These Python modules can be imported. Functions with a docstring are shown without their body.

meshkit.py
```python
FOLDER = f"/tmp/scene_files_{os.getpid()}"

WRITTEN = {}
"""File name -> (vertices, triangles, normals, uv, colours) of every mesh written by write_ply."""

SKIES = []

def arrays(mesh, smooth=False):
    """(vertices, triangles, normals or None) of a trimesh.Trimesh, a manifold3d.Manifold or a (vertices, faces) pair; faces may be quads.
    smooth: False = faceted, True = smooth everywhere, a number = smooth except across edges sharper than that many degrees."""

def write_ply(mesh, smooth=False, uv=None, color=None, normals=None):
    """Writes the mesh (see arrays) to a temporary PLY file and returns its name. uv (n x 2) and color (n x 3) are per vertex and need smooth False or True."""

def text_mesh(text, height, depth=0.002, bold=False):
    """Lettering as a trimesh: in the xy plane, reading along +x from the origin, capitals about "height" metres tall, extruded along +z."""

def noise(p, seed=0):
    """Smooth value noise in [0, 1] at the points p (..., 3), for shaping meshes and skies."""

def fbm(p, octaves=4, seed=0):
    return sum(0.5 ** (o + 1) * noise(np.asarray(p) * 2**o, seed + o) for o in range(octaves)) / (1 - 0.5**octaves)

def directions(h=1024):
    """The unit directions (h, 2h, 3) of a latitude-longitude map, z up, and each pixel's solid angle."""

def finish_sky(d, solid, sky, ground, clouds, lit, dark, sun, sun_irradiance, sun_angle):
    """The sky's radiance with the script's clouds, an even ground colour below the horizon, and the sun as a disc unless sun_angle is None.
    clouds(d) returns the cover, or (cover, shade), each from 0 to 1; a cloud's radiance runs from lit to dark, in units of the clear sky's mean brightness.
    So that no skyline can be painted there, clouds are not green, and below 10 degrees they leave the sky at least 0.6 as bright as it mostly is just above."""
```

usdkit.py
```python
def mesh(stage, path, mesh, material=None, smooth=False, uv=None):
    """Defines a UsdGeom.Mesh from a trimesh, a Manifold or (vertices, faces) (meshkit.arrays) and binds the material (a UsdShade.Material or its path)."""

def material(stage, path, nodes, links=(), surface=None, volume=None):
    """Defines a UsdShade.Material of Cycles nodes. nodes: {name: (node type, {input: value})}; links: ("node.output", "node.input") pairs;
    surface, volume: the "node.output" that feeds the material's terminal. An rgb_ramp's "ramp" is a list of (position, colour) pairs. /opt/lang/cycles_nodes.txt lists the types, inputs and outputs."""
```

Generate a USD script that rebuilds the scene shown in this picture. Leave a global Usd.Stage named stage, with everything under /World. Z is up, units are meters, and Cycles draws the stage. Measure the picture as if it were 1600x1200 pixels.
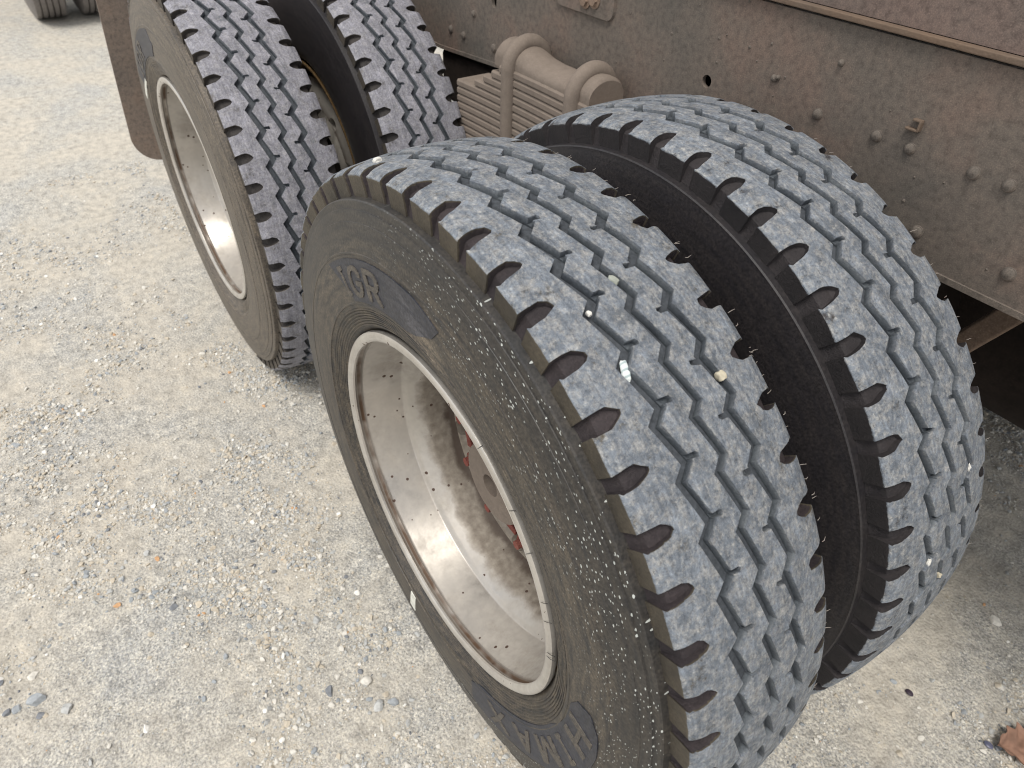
import math, random
import numpy as np
import trimesh
import manifold3d as m3
from manifold3d import Manifold, CrossSection, Mesh as MMesh
import meshkit, usdkit
from pxr import Usd, UsdGeom, UsdLux, UsdShade, Gf, Sdf, Vt

stage = Usd.Stage.CreateInMemory()
UsdGeom.SetStageUpAxis(stage, UsdGeom.Tokens.z)
UsdGeom.SetStageMetersPerUnit(stage, 1.0)
UsdGeom.Xform.Define(stage, '/World')
UsdGeom.Scope.Define(stage, '/World/Looks')
H = 0.520                      # height of the axles above the ground
L = 1.317                      # distance between the two rear axles
D = 0.3396                      # spacing of the dual tyres

# ------------------------------------------------------------------ camera
CAM = np.array([-0.6048, 0.4171, 0.8590 + H])
RIGHT = np.array([-0.5744, -0.8180, 0.0304])
FWD = np.array([0.6052, -0.4494, -0.6571])
RIGHT /= np.linalg.norm(RIGHT); FWD -= RIGHT * (FWD @ RIGHT); FWD /= np.linalg.norm(FWD)
UP = np.cross(RIGHT, FWD)
cam = UsdGeom.Camera.Define(stage, '/World/camera')
M = np.eye(4); M[0, :3], M[1, :3], M[2, :3], M[3, :3] = RIGHT, UP, -FWD, CAM
cam.AddTransformOp().Set(Gf.Matrix4d(M.tolist()))
FOC = 6.0
cam.CreateHorizontalApertureAttr(FOC * 1600 / 1071.7)
cam.CreateVerticalApertureAttr(FOC * 1200 / 1071.7)
cam.CreateFocalLengthAttr(FOC)
cam.CreateClippingRangeAttr(Gf.Vec2f(0.02, 500))
cam.CreateFStopAttr(2.0)
cam.CreateFocusDistanceAttr(0.92)
cam.CreateExposureAttr(1.05)

# ------------------------------------------------------------------ sky and light
SUN = np.array([-0.32, 0.42, 1.20]); SUN /= np.linalg.norm(SUN)
elev, rot = math.asin(SUN[2]), math.atan2(SUN[0], SUN[1])
sky_mat = usdkit.material(stage, '/World/Looks/sky', {
    'tc': ('texture_coordinate', {}),
    'sky': ('sky_texture', {'sky_type': 'single_scattering', 'sun_disc': False, 'sun_elevation': elev, 'sun_rotation': rot, 'air_density': 1.0, 'aerosol_density': 2.0}),
    'n': ('noise_texture', {'scale': 2.2, 'detail': 5.0, 'roughness': 0.55}),
    'r': ('rgb_ramp', {'ramp': [(0.30, (0.55, 0.55, 0.55)), (0.62, (0.95, 0.95, 0.95))]}),
    'mx': ('mix', {'color2': (6.2, 6.1, 6.0)}),
    'bg': ('background_shader', {'strength': 0.1}),
}, [('tc.generated', 'n.vector'), ('n.fac', 'r.fac'), ('r.color', 'mx.fac'), ('sky.color', 'mx.color1'), ('mx.color', 'bg.color')], surface='bg.background')
dome = UsdLux.DomeLight.Define(stage, '/World/sky')
UsdShade.MaterialBindingAPI.Apply(dome.GetPrim()).Bind(sky_mat)
dome.GetPrim().SetCustomDataByKey('kind', 'structure')
sun = UsdLux.DistantLight.Define(stage, '/World/sun')
sun.CreateNormalizeAttr(True); sun.CreateIntensityAttr(0.36); sun.CreateAngleAttr(24.0)
sun.CreateColorAttr(Gf.Vec3f(1.0, 0.95, 0.88))
zz = SUN; xx = np.cross([0, 0, 1.0], zz); xx /= np.linalg.norm(xx); yy = np.cross(zz, xx)
MS = np.eye(4); MS[0, :3], MS[1, :3], MS[2, :3] = xx, yy, zz
sun.AddTransformOp().Set(Gf.Matrix4d(MS.tolist()))

# ------------------------------------------------------------------ helpers
taken = {}
def numbered(parent, name):
    k = taken.get((parent, name), 0); taken[(parent, name)] = k + 1
    return f'{parent}/{name}' if k == 0 else f'{parent}/{name}_{k:03d}'

def tag(prim, label=None, cat=None, group=None, kind=None):
    for k, v in (('label', label), ('category', cat), ('group', group), ('kind', kind)):
        if v: prim.SetCustomDataByKey(k, v)
    return prim

def thing(name, loc=(0, 0, 0), parent='/World', rot=None):
    p = numbered(parent, name)
    x = UsdGeom.Xform.Define(stage, p)
    x.AddTranslateOp().Set(Gf.Vec3d(*map(float, loc)))
    if rot is not None: x.AddRotateXYZOp().Set(Gf.Vec3f(*map(float, rot)))
    return x

def obj(name, mesh, mat, parent='/World', smooth=False, attrs=None, loc=None):
    """one Mesh prim; attrs: {primvar: function(vertices, normals) -> floats}"""
    parent = str(parent.GetPath()) if not isinstance(parent, str) else parent
    v, f, n = meshkit.arrays(mesh, smooth)
    m = usdkit.mesh(stage, numbered(parent, name), (v, f), mat)
    if n is not None:
        m.CreateNormalsAttr(Vt.Vec3fArray.FromNumpy(n.astype(np.float32))); m.SetNormalsInterpolation('vertex')
    for k, fn in (attrs or {}).items():
        UsdGeom.PrimvarsAPI(m).CreatePrimvar(k, Sdf.ValueTypeNames.FloatArray, 'vertex').Set(Vt.FloatArray.FromNumpy(np.asarray(fn(v), np.float32)))
    if loc is not None: m.AddTranslateOp().Set(Gf.Vec3d(*map(float, loc)))
    return m

def mat(name, nodes, links, surface='p.BSDF'):
    return usdkit.material(stage, '/World/Looks/' + name, nodes, links, surface=surface)

def revolve_y(profile, n=160, a0=0.0, a1=2 * math.pi):
    """closed (y, r) polygon revolved about the y axis -> Manifold"""
    cs = CrossSection([np.array([(r, y) for y, r in profile])], m3.FillRule.NonZero) if hasattr(m3, 'FillRule') else CrossSection([np.array([(r, y) for y, r in profile])])
    mm = cs.revolve(n)                     # about z, x = r
    return mm.rotate([-90, 0, 0])          # z -> y

def revolve_open(profile, n=240):
    """open (y, r) line revolved about the y axis -> (v, f)"""
    p = np.array(profile, float); t = np.linspace(0, 2 * np.pi, n, endpoint=False)
    v = np.stack([np.outer(p[:, 1], np.cos(t)), np.repeat(p[:, :1], n, 1), np.outer(p[:, 1], np.sin(t))], -1).reshape(-1, 3)
    i, j = np.meshgrid(np.arange(len(p) - 1), np.arange(n), indexing='ij'); j2 = (j + 1) % n
    q = np.stack([i * n + j, i * n + j2, (i + 1) * n + j2, (i + 1) * n + j], -1).reshape(-1, 4)
    f = np.vstack([q[:, [0, 1, 2]], q[:, [0, 2, 3]]])
    return v, f

def rbox(sx, sy, sz, r=0.004, seg=6):
    """rounded box centred at the origin"""
    r = min(r, sx / 2.01, sy / 2.01, sz / 2.01)
    s = Manifold.sphere(r, seg * 2)
    return Manifold.batch_hull([s.translate([a * (sx / 2 - r), b * (sy / 2 - r), c * (sz / 2 - r)]) for a in (-1, 1) for b in (-1, 1) for c in (-1, 1)])

def prism_xz(poly, y0, y1):
    """polygon in (x, z) with thickness from y0 to y1"""
    mm = CrossSection([np.array([(x, -z) for x, z in poly])], m3.FillRule.NonZero).extrude(y1 - y0)   # (x, -z, up)
    return mm.rotate([90, 0, 0]).translate([0, y1, 0]) if False else mm.warp_batch(lambda p: np.stack([p[:, 0], y0 + p[:, 2], -p[:, 1]], 1))

def tube(points, r, n=10, cap=True):
    p = np.array(points, float); r = np.broadcast_to(np.asarray(r, float), (len(p),))
    t = np.gradient(p, axis=0); t /= np.linalg.norm(t, axis=1, keepdims=True)
    a = np.array([0, 0, 1.0]) if abs(t[0][2]) < .9 else np.array([1.0, 0, 0])
    u = np.cross(t[0], a); u /= np.linalg.norm(u); rows = []
    ang = np.linspace(0, 2 * np.pi, n, endpoint=False)
    for k in range(len(p)):
        u = u - t[k] * (u @ t[k]); u /= np.linalg.norm(u); w = np.cross(t[k], u)
        rows.append(p[k] + r[k] * (np.outer(np.cos(ang), u) + np.outer(np.sin(ang), w)))
    v = np.vstack(rows); f = []
    for k in range(len(p) - 1):
        for j in range(n):
            a0, b0 = k * n + j, k * n + (j + 1) % n
            f += [(a0, b0, b0 + n), (a0, b0 + n, a0 + n)]
    if cap:
        v = np.vstack([v, p[0], p[-1]]); c0, c1 = len(v) - 2, len(v) - 1; o = (len(p) - 1) * n
        for j in range(n):
            f += [(c0, (j + 1) % n, j), (c1, o + j, o + (j + 1) % n)]
    return v, np.array(f)

def join(parts):
    vs, fs, k = [], [], 0
    for m in parts:
        v, f, _ = meshkit.arrays(m); vs.append(v); fs.append(f + k); k += len(v)
    return np.vstack(vs), np.vstack(fs)

def fbm(p, o=4, seed=0): return meshkit.fbm(np.asarray(p, float), o, seed)

# ------------------------------------------------------------------ materials
def C(*c): return tuple(c)
def tread_mat(name, side, notch, top=C(.138, .159, .188), dust=C(.36, .35, .325), dustiness=0.65):
    """worn tread: pale scuffed running surface, darker rubber in the grooves; primvars wear (1 running surface, .5 groove) and lug (1 shoulder faces and lug pockets)"""
    return mat(name, {
        'tc': ('texture_coordinate', {}),
        'w': ('attribute', {'attribute': 'wear'}), 'lug': ('attribute', {'attribute': 'lug'}),
        'n1': ('noise_texture', {'scale': 46.0, 'detail': 8.0, 'roughness': 0.72}),
        'n2': ('noise_texture', {'scale': 260.0, 'detail': 6.0, 'roughness': 0.75}),
        'n3': ('noise_texture', {'scale': 11.0, 'detail': 5.0, 'roughness': 0.62}),
        'n4': ('noise_texture', {'scale': 105.0, 'detail': 9.0, 'roughness': 0.80, 'distortion': 0.2}),
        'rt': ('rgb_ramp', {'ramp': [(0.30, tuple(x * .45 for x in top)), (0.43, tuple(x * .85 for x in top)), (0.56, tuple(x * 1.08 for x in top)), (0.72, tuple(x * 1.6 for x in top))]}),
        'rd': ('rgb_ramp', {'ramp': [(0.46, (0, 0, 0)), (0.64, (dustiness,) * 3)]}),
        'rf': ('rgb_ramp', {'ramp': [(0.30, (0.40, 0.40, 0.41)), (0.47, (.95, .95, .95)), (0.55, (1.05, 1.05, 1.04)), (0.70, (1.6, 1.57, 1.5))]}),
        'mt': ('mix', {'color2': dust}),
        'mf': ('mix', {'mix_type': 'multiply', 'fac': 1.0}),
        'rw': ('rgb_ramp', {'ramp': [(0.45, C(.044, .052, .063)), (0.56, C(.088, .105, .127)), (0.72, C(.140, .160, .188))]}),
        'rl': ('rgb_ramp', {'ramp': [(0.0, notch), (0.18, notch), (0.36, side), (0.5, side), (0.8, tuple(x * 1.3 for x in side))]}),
        'ml': ('mix', {}),
        'sd': ('rgb_ramp', {'ramp': [(0.34, (0.62, 0.62, 0.62)), (0.66, (1.35, 1.3, 1.2))]}),
        'ms': ('mix', {'mix_type': 'multiply', 'fac': 1.0}),
        'top': ('rgb_ramp', {'ramp': [(0.77, (0, 0, 0)), (0.90, (1, 1, 1))]}),
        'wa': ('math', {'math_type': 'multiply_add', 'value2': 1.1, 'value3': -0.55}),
        'wb': ('math', {'math_type': 'add'}),
        'fin': ('mix', {}), 'sx': ('separate_xyz', {}), 'an': ('math', {'math_type': 'arctan2'}), 'as': ('math', {'math_type': 'multiply', 'value2': 7.0}), 'ys': ('math', {'math_type': 'multiply', 'value2': 170.0}), 'pv': ('combine_xyz', {}), 'ns': ('noise_texture', {'scale': 1.0, 'detail': 5.0, 'roughness': 0.65}), 'rs': ('rgb_ramp', {'ramp': [(0.30, (.72, .72, .73)), (0.5, (1, 1, 1)), (0.70, (1.22, 1.21, 1.19))]}), 'm6': ('mix', {'mix_type': 'multiply', 'fac': 1.0}),
        'bh': ('math', {'math_type': 'multiply_add', 'value2': 0.8}),
        'm5': ('mix', {'mix_type': 'multiply', 'fac': 0.7}),
        'b': ('bump', {'strength': 0.9, 'distance': 0.0018}),
        'bev': ('bevel', {'samples': 4, 'radius': 0.0013}),
        'p': ('principled_bsdf', {'roughness': 0.68, 'specular_ior_level': 0.4}),
    }, [('tc.object', 'n1.vector'), ('tc.object', 'n2.vector'), ('tc.object', 'n3.vector'), ('tc.object', 'n4.vector'),
        ('n1.fac', 'rt.fac'), ('n3.fac', 'sd.fac'), ('n2.fac', 'rf.fac'),
        ('n1.fac', 'bh.value1'), ('n2.fac', 'bh.value3'),
        ('n4.fac', 'rd.fac'), ('rd.color', 'mt.fac'), ('rt.color', 'mt.color1'), ('mt.color', 'mf.color1'), ('rf.color', 'mf.color2'),
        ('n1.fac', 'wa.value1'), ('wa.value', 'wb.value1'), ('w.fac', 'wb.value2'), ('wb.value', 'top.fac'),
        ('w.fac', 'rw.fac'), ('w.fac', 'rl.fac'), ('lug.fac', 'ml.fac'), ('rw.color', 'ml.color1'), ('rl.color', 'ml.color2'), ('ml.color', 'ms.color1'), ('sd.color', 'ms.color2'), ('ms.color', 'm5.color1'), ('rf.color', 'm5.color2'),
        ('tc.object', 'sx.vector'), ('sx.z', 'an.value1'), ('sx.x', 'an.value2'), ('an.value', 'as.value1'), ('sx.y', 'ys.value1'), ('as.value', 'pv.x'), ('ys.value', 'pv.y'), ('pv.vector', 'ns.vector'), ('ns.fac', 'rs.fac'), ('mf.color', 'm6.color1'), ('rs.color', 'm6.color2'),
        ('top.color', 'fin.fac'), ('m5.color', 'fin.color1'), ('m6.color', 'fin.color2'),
        ('fin.color', 'p.base_color'), ('bh.value', 'b.height'), ('bev.bevel', 'b.normal'), ('b.normal', 'p.normal')])

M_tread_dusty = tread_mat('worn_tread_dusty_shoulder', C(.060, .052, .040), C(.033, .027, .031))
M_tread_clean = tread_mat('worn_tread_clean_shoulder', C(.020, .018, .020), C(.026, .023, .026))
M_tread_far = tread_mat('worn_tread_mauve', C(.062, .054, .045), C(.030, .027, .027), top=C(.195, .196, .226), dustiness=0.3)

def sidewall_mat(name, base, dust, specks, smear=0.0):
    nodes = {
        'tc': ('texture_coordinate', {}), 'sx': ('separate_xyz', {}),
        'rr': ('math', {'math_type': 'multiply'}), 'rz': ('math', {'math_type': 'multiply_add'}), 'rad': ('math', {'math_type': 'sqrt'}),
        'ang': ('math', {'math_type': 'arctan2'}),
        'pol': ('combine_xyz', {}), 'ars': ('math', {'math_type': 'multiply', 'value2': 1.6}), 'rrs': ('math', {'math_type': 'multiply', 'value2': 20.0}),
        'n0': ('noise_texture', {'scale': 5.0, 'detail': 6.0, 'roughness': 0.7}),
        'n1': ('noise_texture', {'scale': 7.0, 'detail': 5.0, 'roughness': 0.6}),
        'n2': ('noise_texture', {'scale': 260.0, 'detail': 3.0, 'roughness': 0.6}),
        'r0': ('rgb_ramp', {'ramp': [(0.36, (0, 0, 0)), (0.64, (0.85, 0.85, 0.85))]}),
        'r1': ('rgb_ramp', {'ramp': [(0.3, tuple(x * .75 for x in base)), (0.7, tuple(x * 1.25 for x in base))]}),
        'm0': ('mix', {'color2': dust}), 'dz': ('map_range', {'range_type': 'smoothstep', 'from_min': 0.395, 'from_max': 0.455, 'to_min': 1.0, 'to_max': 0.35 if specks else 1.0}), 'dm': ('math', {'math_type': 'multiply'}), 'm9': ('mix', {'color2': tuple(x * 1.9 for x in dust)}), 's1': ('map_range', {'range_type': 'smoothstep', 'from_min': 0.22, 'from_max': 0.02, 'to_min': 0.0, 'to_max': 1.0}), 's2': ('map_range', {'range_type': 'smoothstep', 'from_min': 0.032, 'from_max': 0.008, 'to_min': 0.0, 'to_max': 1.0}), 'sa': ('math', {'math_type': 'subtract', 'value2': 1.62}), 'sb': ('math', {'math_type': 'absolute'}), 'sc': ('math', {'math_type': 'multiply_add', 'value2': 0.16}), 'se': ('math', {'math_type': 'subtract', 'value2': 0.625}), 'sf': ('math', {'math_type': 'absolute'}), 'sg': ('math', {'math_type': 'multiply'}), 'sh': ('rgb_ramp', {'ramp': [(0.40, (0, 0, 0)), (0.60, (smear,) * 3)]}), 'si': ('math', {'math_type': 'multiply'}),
        'rf': ('rgb_ramp', {'ramp': [(0.3, (0.5, 0.5, 0.5)), (0.5, (1, 1, 1)), (0.7, (1.6, 1.58, 1.5))]}),
        'm1': ('mix', {'mix_type': 'multiply', 'fac': 1.0}),
        'b': ('bump', {'strength': 0.35, 'distance': 0.0006}),
        'p': ('principled_bsdf', {'roughness': 0.5, 'specular_ior_level': 0.45}),
    }
    links = [('tc.object', 'sx.vector'), ('sx.x', 'rr.value1'), ('sx.x', 'rr.value2'), ('sx.z', 'rz.value1'), ('sx.z', 'rz.value2'), ('rr.value', 'rz.value3'), ('rz.value', 'rad.value1'),
             ('sx.z', 'ang.value1'), ('sx.x', 'ang.value2'), ('ang.value', 'ars.value1'), ('rad.value', 'rrs.value1'), ('ars.value', 'pol.x'), ('rrs.value', 'pol.y'),
             ('pol.vector', 'n0.vector'), ('tc.object', 'n1.vector'), ('tc.object', 'n2.vector'), ('n0.fac', 'r0.fac'), ('n1.fac', 'r1.fac'), ('rad.value', 'dz.value'), ('r0.color', 'dm.value1'), ('dz.result', 'dm.value2'), ('dm.value', 'm0.fac'), ('r1.color', 'm0.color1'),
             ('n2.fac', 'rf.fac'), ('ang.value', 'sa.value1'), ('sa.value', 'sb.value1'), ('sb.value', 's1.value'), ('ang.value', 'sc.value1'), ('rad.value', 'sc.value3'), ('sc.value', 'se.value1'), ('se.value', 'sf.value1'), ('sf.value', 's2.value'), ('s1.result', 'sg.value1'), ('s2.result', 'sg.value2'), ('n0.fac', 'sh.fac'), ('sg.value', 'si.value1'), ('sh.color', 'si.value2'), ('si.value', 'm9.fac'), ('m0.color', 'm9.color1'), ('m9.color', 'm1.color1'), ('rf.color', 'm1.color2'), ('n2.fac', 'b.height'), ('b.normal', 'p.normal')]
    if specks:
        # grit thrown up against the front of the near tyre: pale flecks, densest between 95 and 190 degrees
        nodes.update({
            'vo': ('voronoi_texture', {'scale': 1.0, 'randomness': 1.0}), 'pa': ('math', {'math_type': 'multiply', 'value2': 62.0}), 'pr': ('math', {'math_type': 'multiply', 'value2': 290.0}), 'px': ('math', {'math_type': 'multiply_add', 'value2': 60.0}), 'pv': ('combine_xyz', {}), 'vt': ('math', {'math_type': 'multiply_add', 'value2': 0.22, 'value3': 0.07}),
            'nv': ('noise_texture', {'scale': 60.0, 'detail': 2.0}), 'av': ('vector_math', {'vector_math_type': 'add'}),
            'vr': ('math', {'math_type': 'less_than'}),
            'wn': ('separate_color', {}), 'wl': ('math', {'math_type': 'greater_than', 'value2': 0.18}),
            'na': ('noise_texture', {'scale': 24.0, 'detail': 3.0}), 'nr': ('rgb_ramp', {'ramp': [(0.32, (0, 0, 0)), (0.46, (1, 1, 1))]}),
            'zone': ('map_range', {'range_type': 'smoothstep', 'from_min': 1.2, 'from_max': 2.1, 'to_min': 0.0, 'to_max': 1.0}),
            'zr': ('map_range', {'range_type': 'smoothstep', 'from_min': 0.345, 'from_max': 0.44, 'to_min': 0.0, 'to_max': 1.0}),
            'k1': ('math', {'math_type': 'multiply'}), 'k2': ('math', {'math_type': 'multiply'}), 'k3': ('math', {'math_type': 'multiply'}), 'k4': ('math', {'math_type': 'multiply'}),
            'aa': ('math', {'math_type': 'absolute'}),
            'ms': ('mix', {'color2': (.40, .42, .40)}),
        })
        links += [('ang.value', 'pa.value1'), ('rad.value', 'pr.value1'), ('rad.value', 'px.value1'), ('pa.value', 'px.value3'), ('px.value', 'pv.x'), ('pr.value', 'pv.y'), ('pv.vector', 'vo.vector'), ('wn.g', 'vt.value1'), ('vt.value', 'vr.value2'), ('vo.distance', 'vr.value1'), ('vo.color', 'wn.color'), ('wn.r', 'wl.value1'), ('tc.object', 'na.vector'), ('na.fac', 'nr.fac'),
                  ('ang.value', 'aa.value1'), ('aa.value', 'zone.value'), ('rad.value', 'zr.value'), ('zone.result', 'k1.value1'), ('zr.result', 'k1.value2'), ('vr.value', 'k2.value1'), ('wl.value', 'k2.value2'),
                  ('k1.value', 'k3.value1'), ('k2.value', 'k3.value2'), ('k3.value', 'k4.value1'), ('nr.color', 'k4.value2'), ('k4.value', 'ms.fac'), ('m1.color', 'ms.color1'), ('ms.color', 'p.base_color')]
        for k in ('nv', 'av'): nodes.pop(k)
    else:
        links += [('m1.color', 'p.base_color')]
    return mat(name, nodes, links)

M_side_near = sidewall_mat('sidewall_dusty_with_grit', C(.0175, .0175, .0180), C(.090, .074, .055), True, 1.0)
M_side_far = sidewall_mat('sidewall_dusty', C(.056, .049, .042), C(.135, .112, .086), False)
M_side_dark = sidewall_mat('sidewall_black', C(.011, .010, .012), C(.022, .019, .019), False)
M_panel = sidewall_mat('sidewall_smooth_panel', C(.014, .017, .027), C(.034, .034, .040), False, 1.0)
M_letter = sidewall_mat('sidewall_lettering', C(.042, .038, .035), C(.092, .079, .063), False)

def rim_mat(name):
    return mat(name, {
        'tc': ('texture_coordinate', {}), 'sx': ('separate_xyz', {}),
        'n1': ('noise_texture', {'scale': 9.0, 'detail': 6.0, 'roughness': 0.65}),
        'n2': ('noise_texture', {'scale': 70.0, 'detail': 4.0, 'roughness': 0.6}),
        'vo': ('voronoi_texture', {'scale': 80.0}), 'vs': ('separate_color', {}), 'vn': ('math', {'math_type': 'less_than'}), 'vk': ('math', {'math_type': 'greater_than', 'value2': 0.66}), 'vv': ('math', {'math_type': 'multiply'}), 'vm': ('math', {'math_type': 'greater_than', 'value2': 0.53}), 'v3': ('math', {'math_type': 'multiply'}), 'nb': ('noise_texture', {'scale': 19.0, 'detail': 2.0}), 'va': ('math', {'math_type': 'multiply_add', 'value2': 0.24, 'value3': 0.04}),
        'off': ('math', {'math_type': 'multiply_add', 'value2': 0.05, 'value3': -0.025}), 'yy': ('math', {'math_type': 'add'}),
        'dirt': ('map_range', {'range_type': 'smoothstep', 'from_min': 0.012, 'from_max': -0.020, 'to_min': 0.0, 'to_max': 0.92}),
        'g1': ('map_range', {'range_type': 'smoothstep', 'from_min': 0.0060, 'from_max': 0.0015, 'to_min': 0.0, 'to_max': 1.0}), 'gd': ('math', {'math_type': 'subtract', 'value2': 0.0935}), 'ga': ('math', {'math_type': 'absolute'}),
        'gr': ('rgb_ramp', {'ramp': [(0.34, (.35, .35, .35)), (0.55, (1, 1, 1))]}), 'gg': ('math', {'math_type': 'multiply'}),
        'silver': ('rgb_ramp', {'ramp': [(0.3, (.44, .415, .38)), (0.7, (.67, .65, .61))]}),
        'film': ('rgb_ramp', {'ramp': [(0.36, (.10, .10, .10)), (0.66, (.72, .72, .72))]}),
        'dust': ('rgb_ramp', {'ramp': [(0.3, (.120, .096, .072)), (0.55, (.205, .176, .140)), (0.75, (.28, .25, .205))]}),
        'c1': ('mix', {}), 'c2': ('mix', {'color2': (.075, .042, .022)}), 'c3': ('mix', {'color2': (.06, .035, .025)}), 'c4': ('mix', {'color2': (.050, .032, .022)}), 'ra': ('math', {'math_type': 'multiply'}), 'rb': ('math', {'math_type': 'multiply_add'}), 'rr': ('math', {'math_type': 'sqrt'}), 'tr': ('map_range', {'range_type': 'smoothstep', 'from_min': 0.2215, 'from_max': 0.2270, 'to_min': 0.0, 'to_max': 1.0}), 'ty': ('map_range', {'range_type': 'smoothstep', 'from_min': -0.046, 'from_max': -0.060, 'to_min': 0.0, 'to_max': 0.85}), 'tt': ('math', {'math_type': 'multiply'}),  # c4 darkens the trough: rust stain, with the shade of its depth painted in
        'dm': ('math', {'math_type': 'maximum'}), 'lip': ('map_range', {'range_type': 'smoothstep', 'from_min': 0.0995, 'from_max': 0.1035, 'to_min': 1.0, 'to_max': 0.25}), 'fl': ('math', {'math_type': 'multiply'}), 'dm2': ('math', {'math_type': 'maximum'}), 'dm3': ('math', {'math_type': 'maximum'}),
        'met': ('map_range', {'from_min': 0.0, 'from_max': 1.0, 'to_min': 0.80, 'to_max': 0.0}),
        'rou': ('map_range', {'from_min': 0.0, 'from_max': 1.0, 'to_min': 0.26, 'to_max': 0.62}),
        'b': ('bump', {'strength': 0.3, 'distance': 0.0006}),
        'p': ('principled_bsdf', {'specular_ior_level': 0.4}),
    }, [('tc.object', 'sx.vector'), ('tc.object', 'n1.vector'), ('tc.object', 'n2.vector'), ('tc.object', 'vo.vector'),
        ('vo.distance', 'vn.value1'), ('vo.color', 'vs.color'), ('vs.r', 'vk.value1'), ('vn.value', 'vv.value1'), ('vk.value', 'vv.value2'), ('tc.object', 'nb.vector'), ('nb.fac', 'vm.value1'), ('vv.value', 'v3.value1'), ('vm.value', 'v3.value2'), ('vs.g', 'va.value1'), ('va.value', 'vn.value2'),
        ('n1.fac', 'off.value1'), ('off.value', 'yy.value1'), ('sx.y', 'yy.value2'), ('yy.value', 'dirt.value'),
        ('sx.y', 'gd.value1'), ('gd.value', 'ga.value1'), ('ga.value', 'g1.value'), ('nb.fac', 'gr.fac'), ('g1.result', 'gg.value1'), ('gr.color', 'gg.value2'),
        ('n1.fac', 'silver.fac'), ('n1.fac', 'film.fac'), ('sx.y', 'lip.value'), ('film.color', 'fl.value1'), ('lip.result', 'fl.value2'), ('fl.value', 'dm.value1'), ('dirt.result', 'dm.value2'),
        ('n2.fac', 'dust.fac'), ('dm.value', 'c1.fac'), ('silver.color', 'c1.color1'), ('dust.color', 'c1.color2'),
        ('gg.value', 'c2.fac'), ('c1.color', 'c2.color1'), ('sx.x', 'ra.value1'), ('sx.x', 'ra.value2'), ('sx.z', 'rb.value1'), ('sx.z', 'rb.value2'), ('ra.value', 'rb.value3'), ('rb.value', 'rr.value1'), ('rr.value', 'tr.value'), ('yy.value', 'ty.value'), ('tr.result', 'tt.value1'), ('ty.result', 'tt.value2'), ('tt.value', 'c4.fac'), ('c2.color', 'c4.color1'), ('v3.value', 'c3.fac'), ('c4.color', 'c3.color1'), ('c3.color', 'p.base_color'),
        ('dm.value', 'dm2.value1'), ('gg.value', 'dm2.value2'), ('dm2.value', 'dm3.value1'), ('v3.value', 'dm3.value2'), ('dm3.value', 'met.value'), ('dm3.value', 'rou.value'),
        ('met.result', 'p.metallic'), ('rou.result', 'p.roughness'), ('n2.fac', 'b.height'), ('b.normal', 'p.normal')])
M_rim = rim_mat('dusty_silver_rim')

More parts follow.
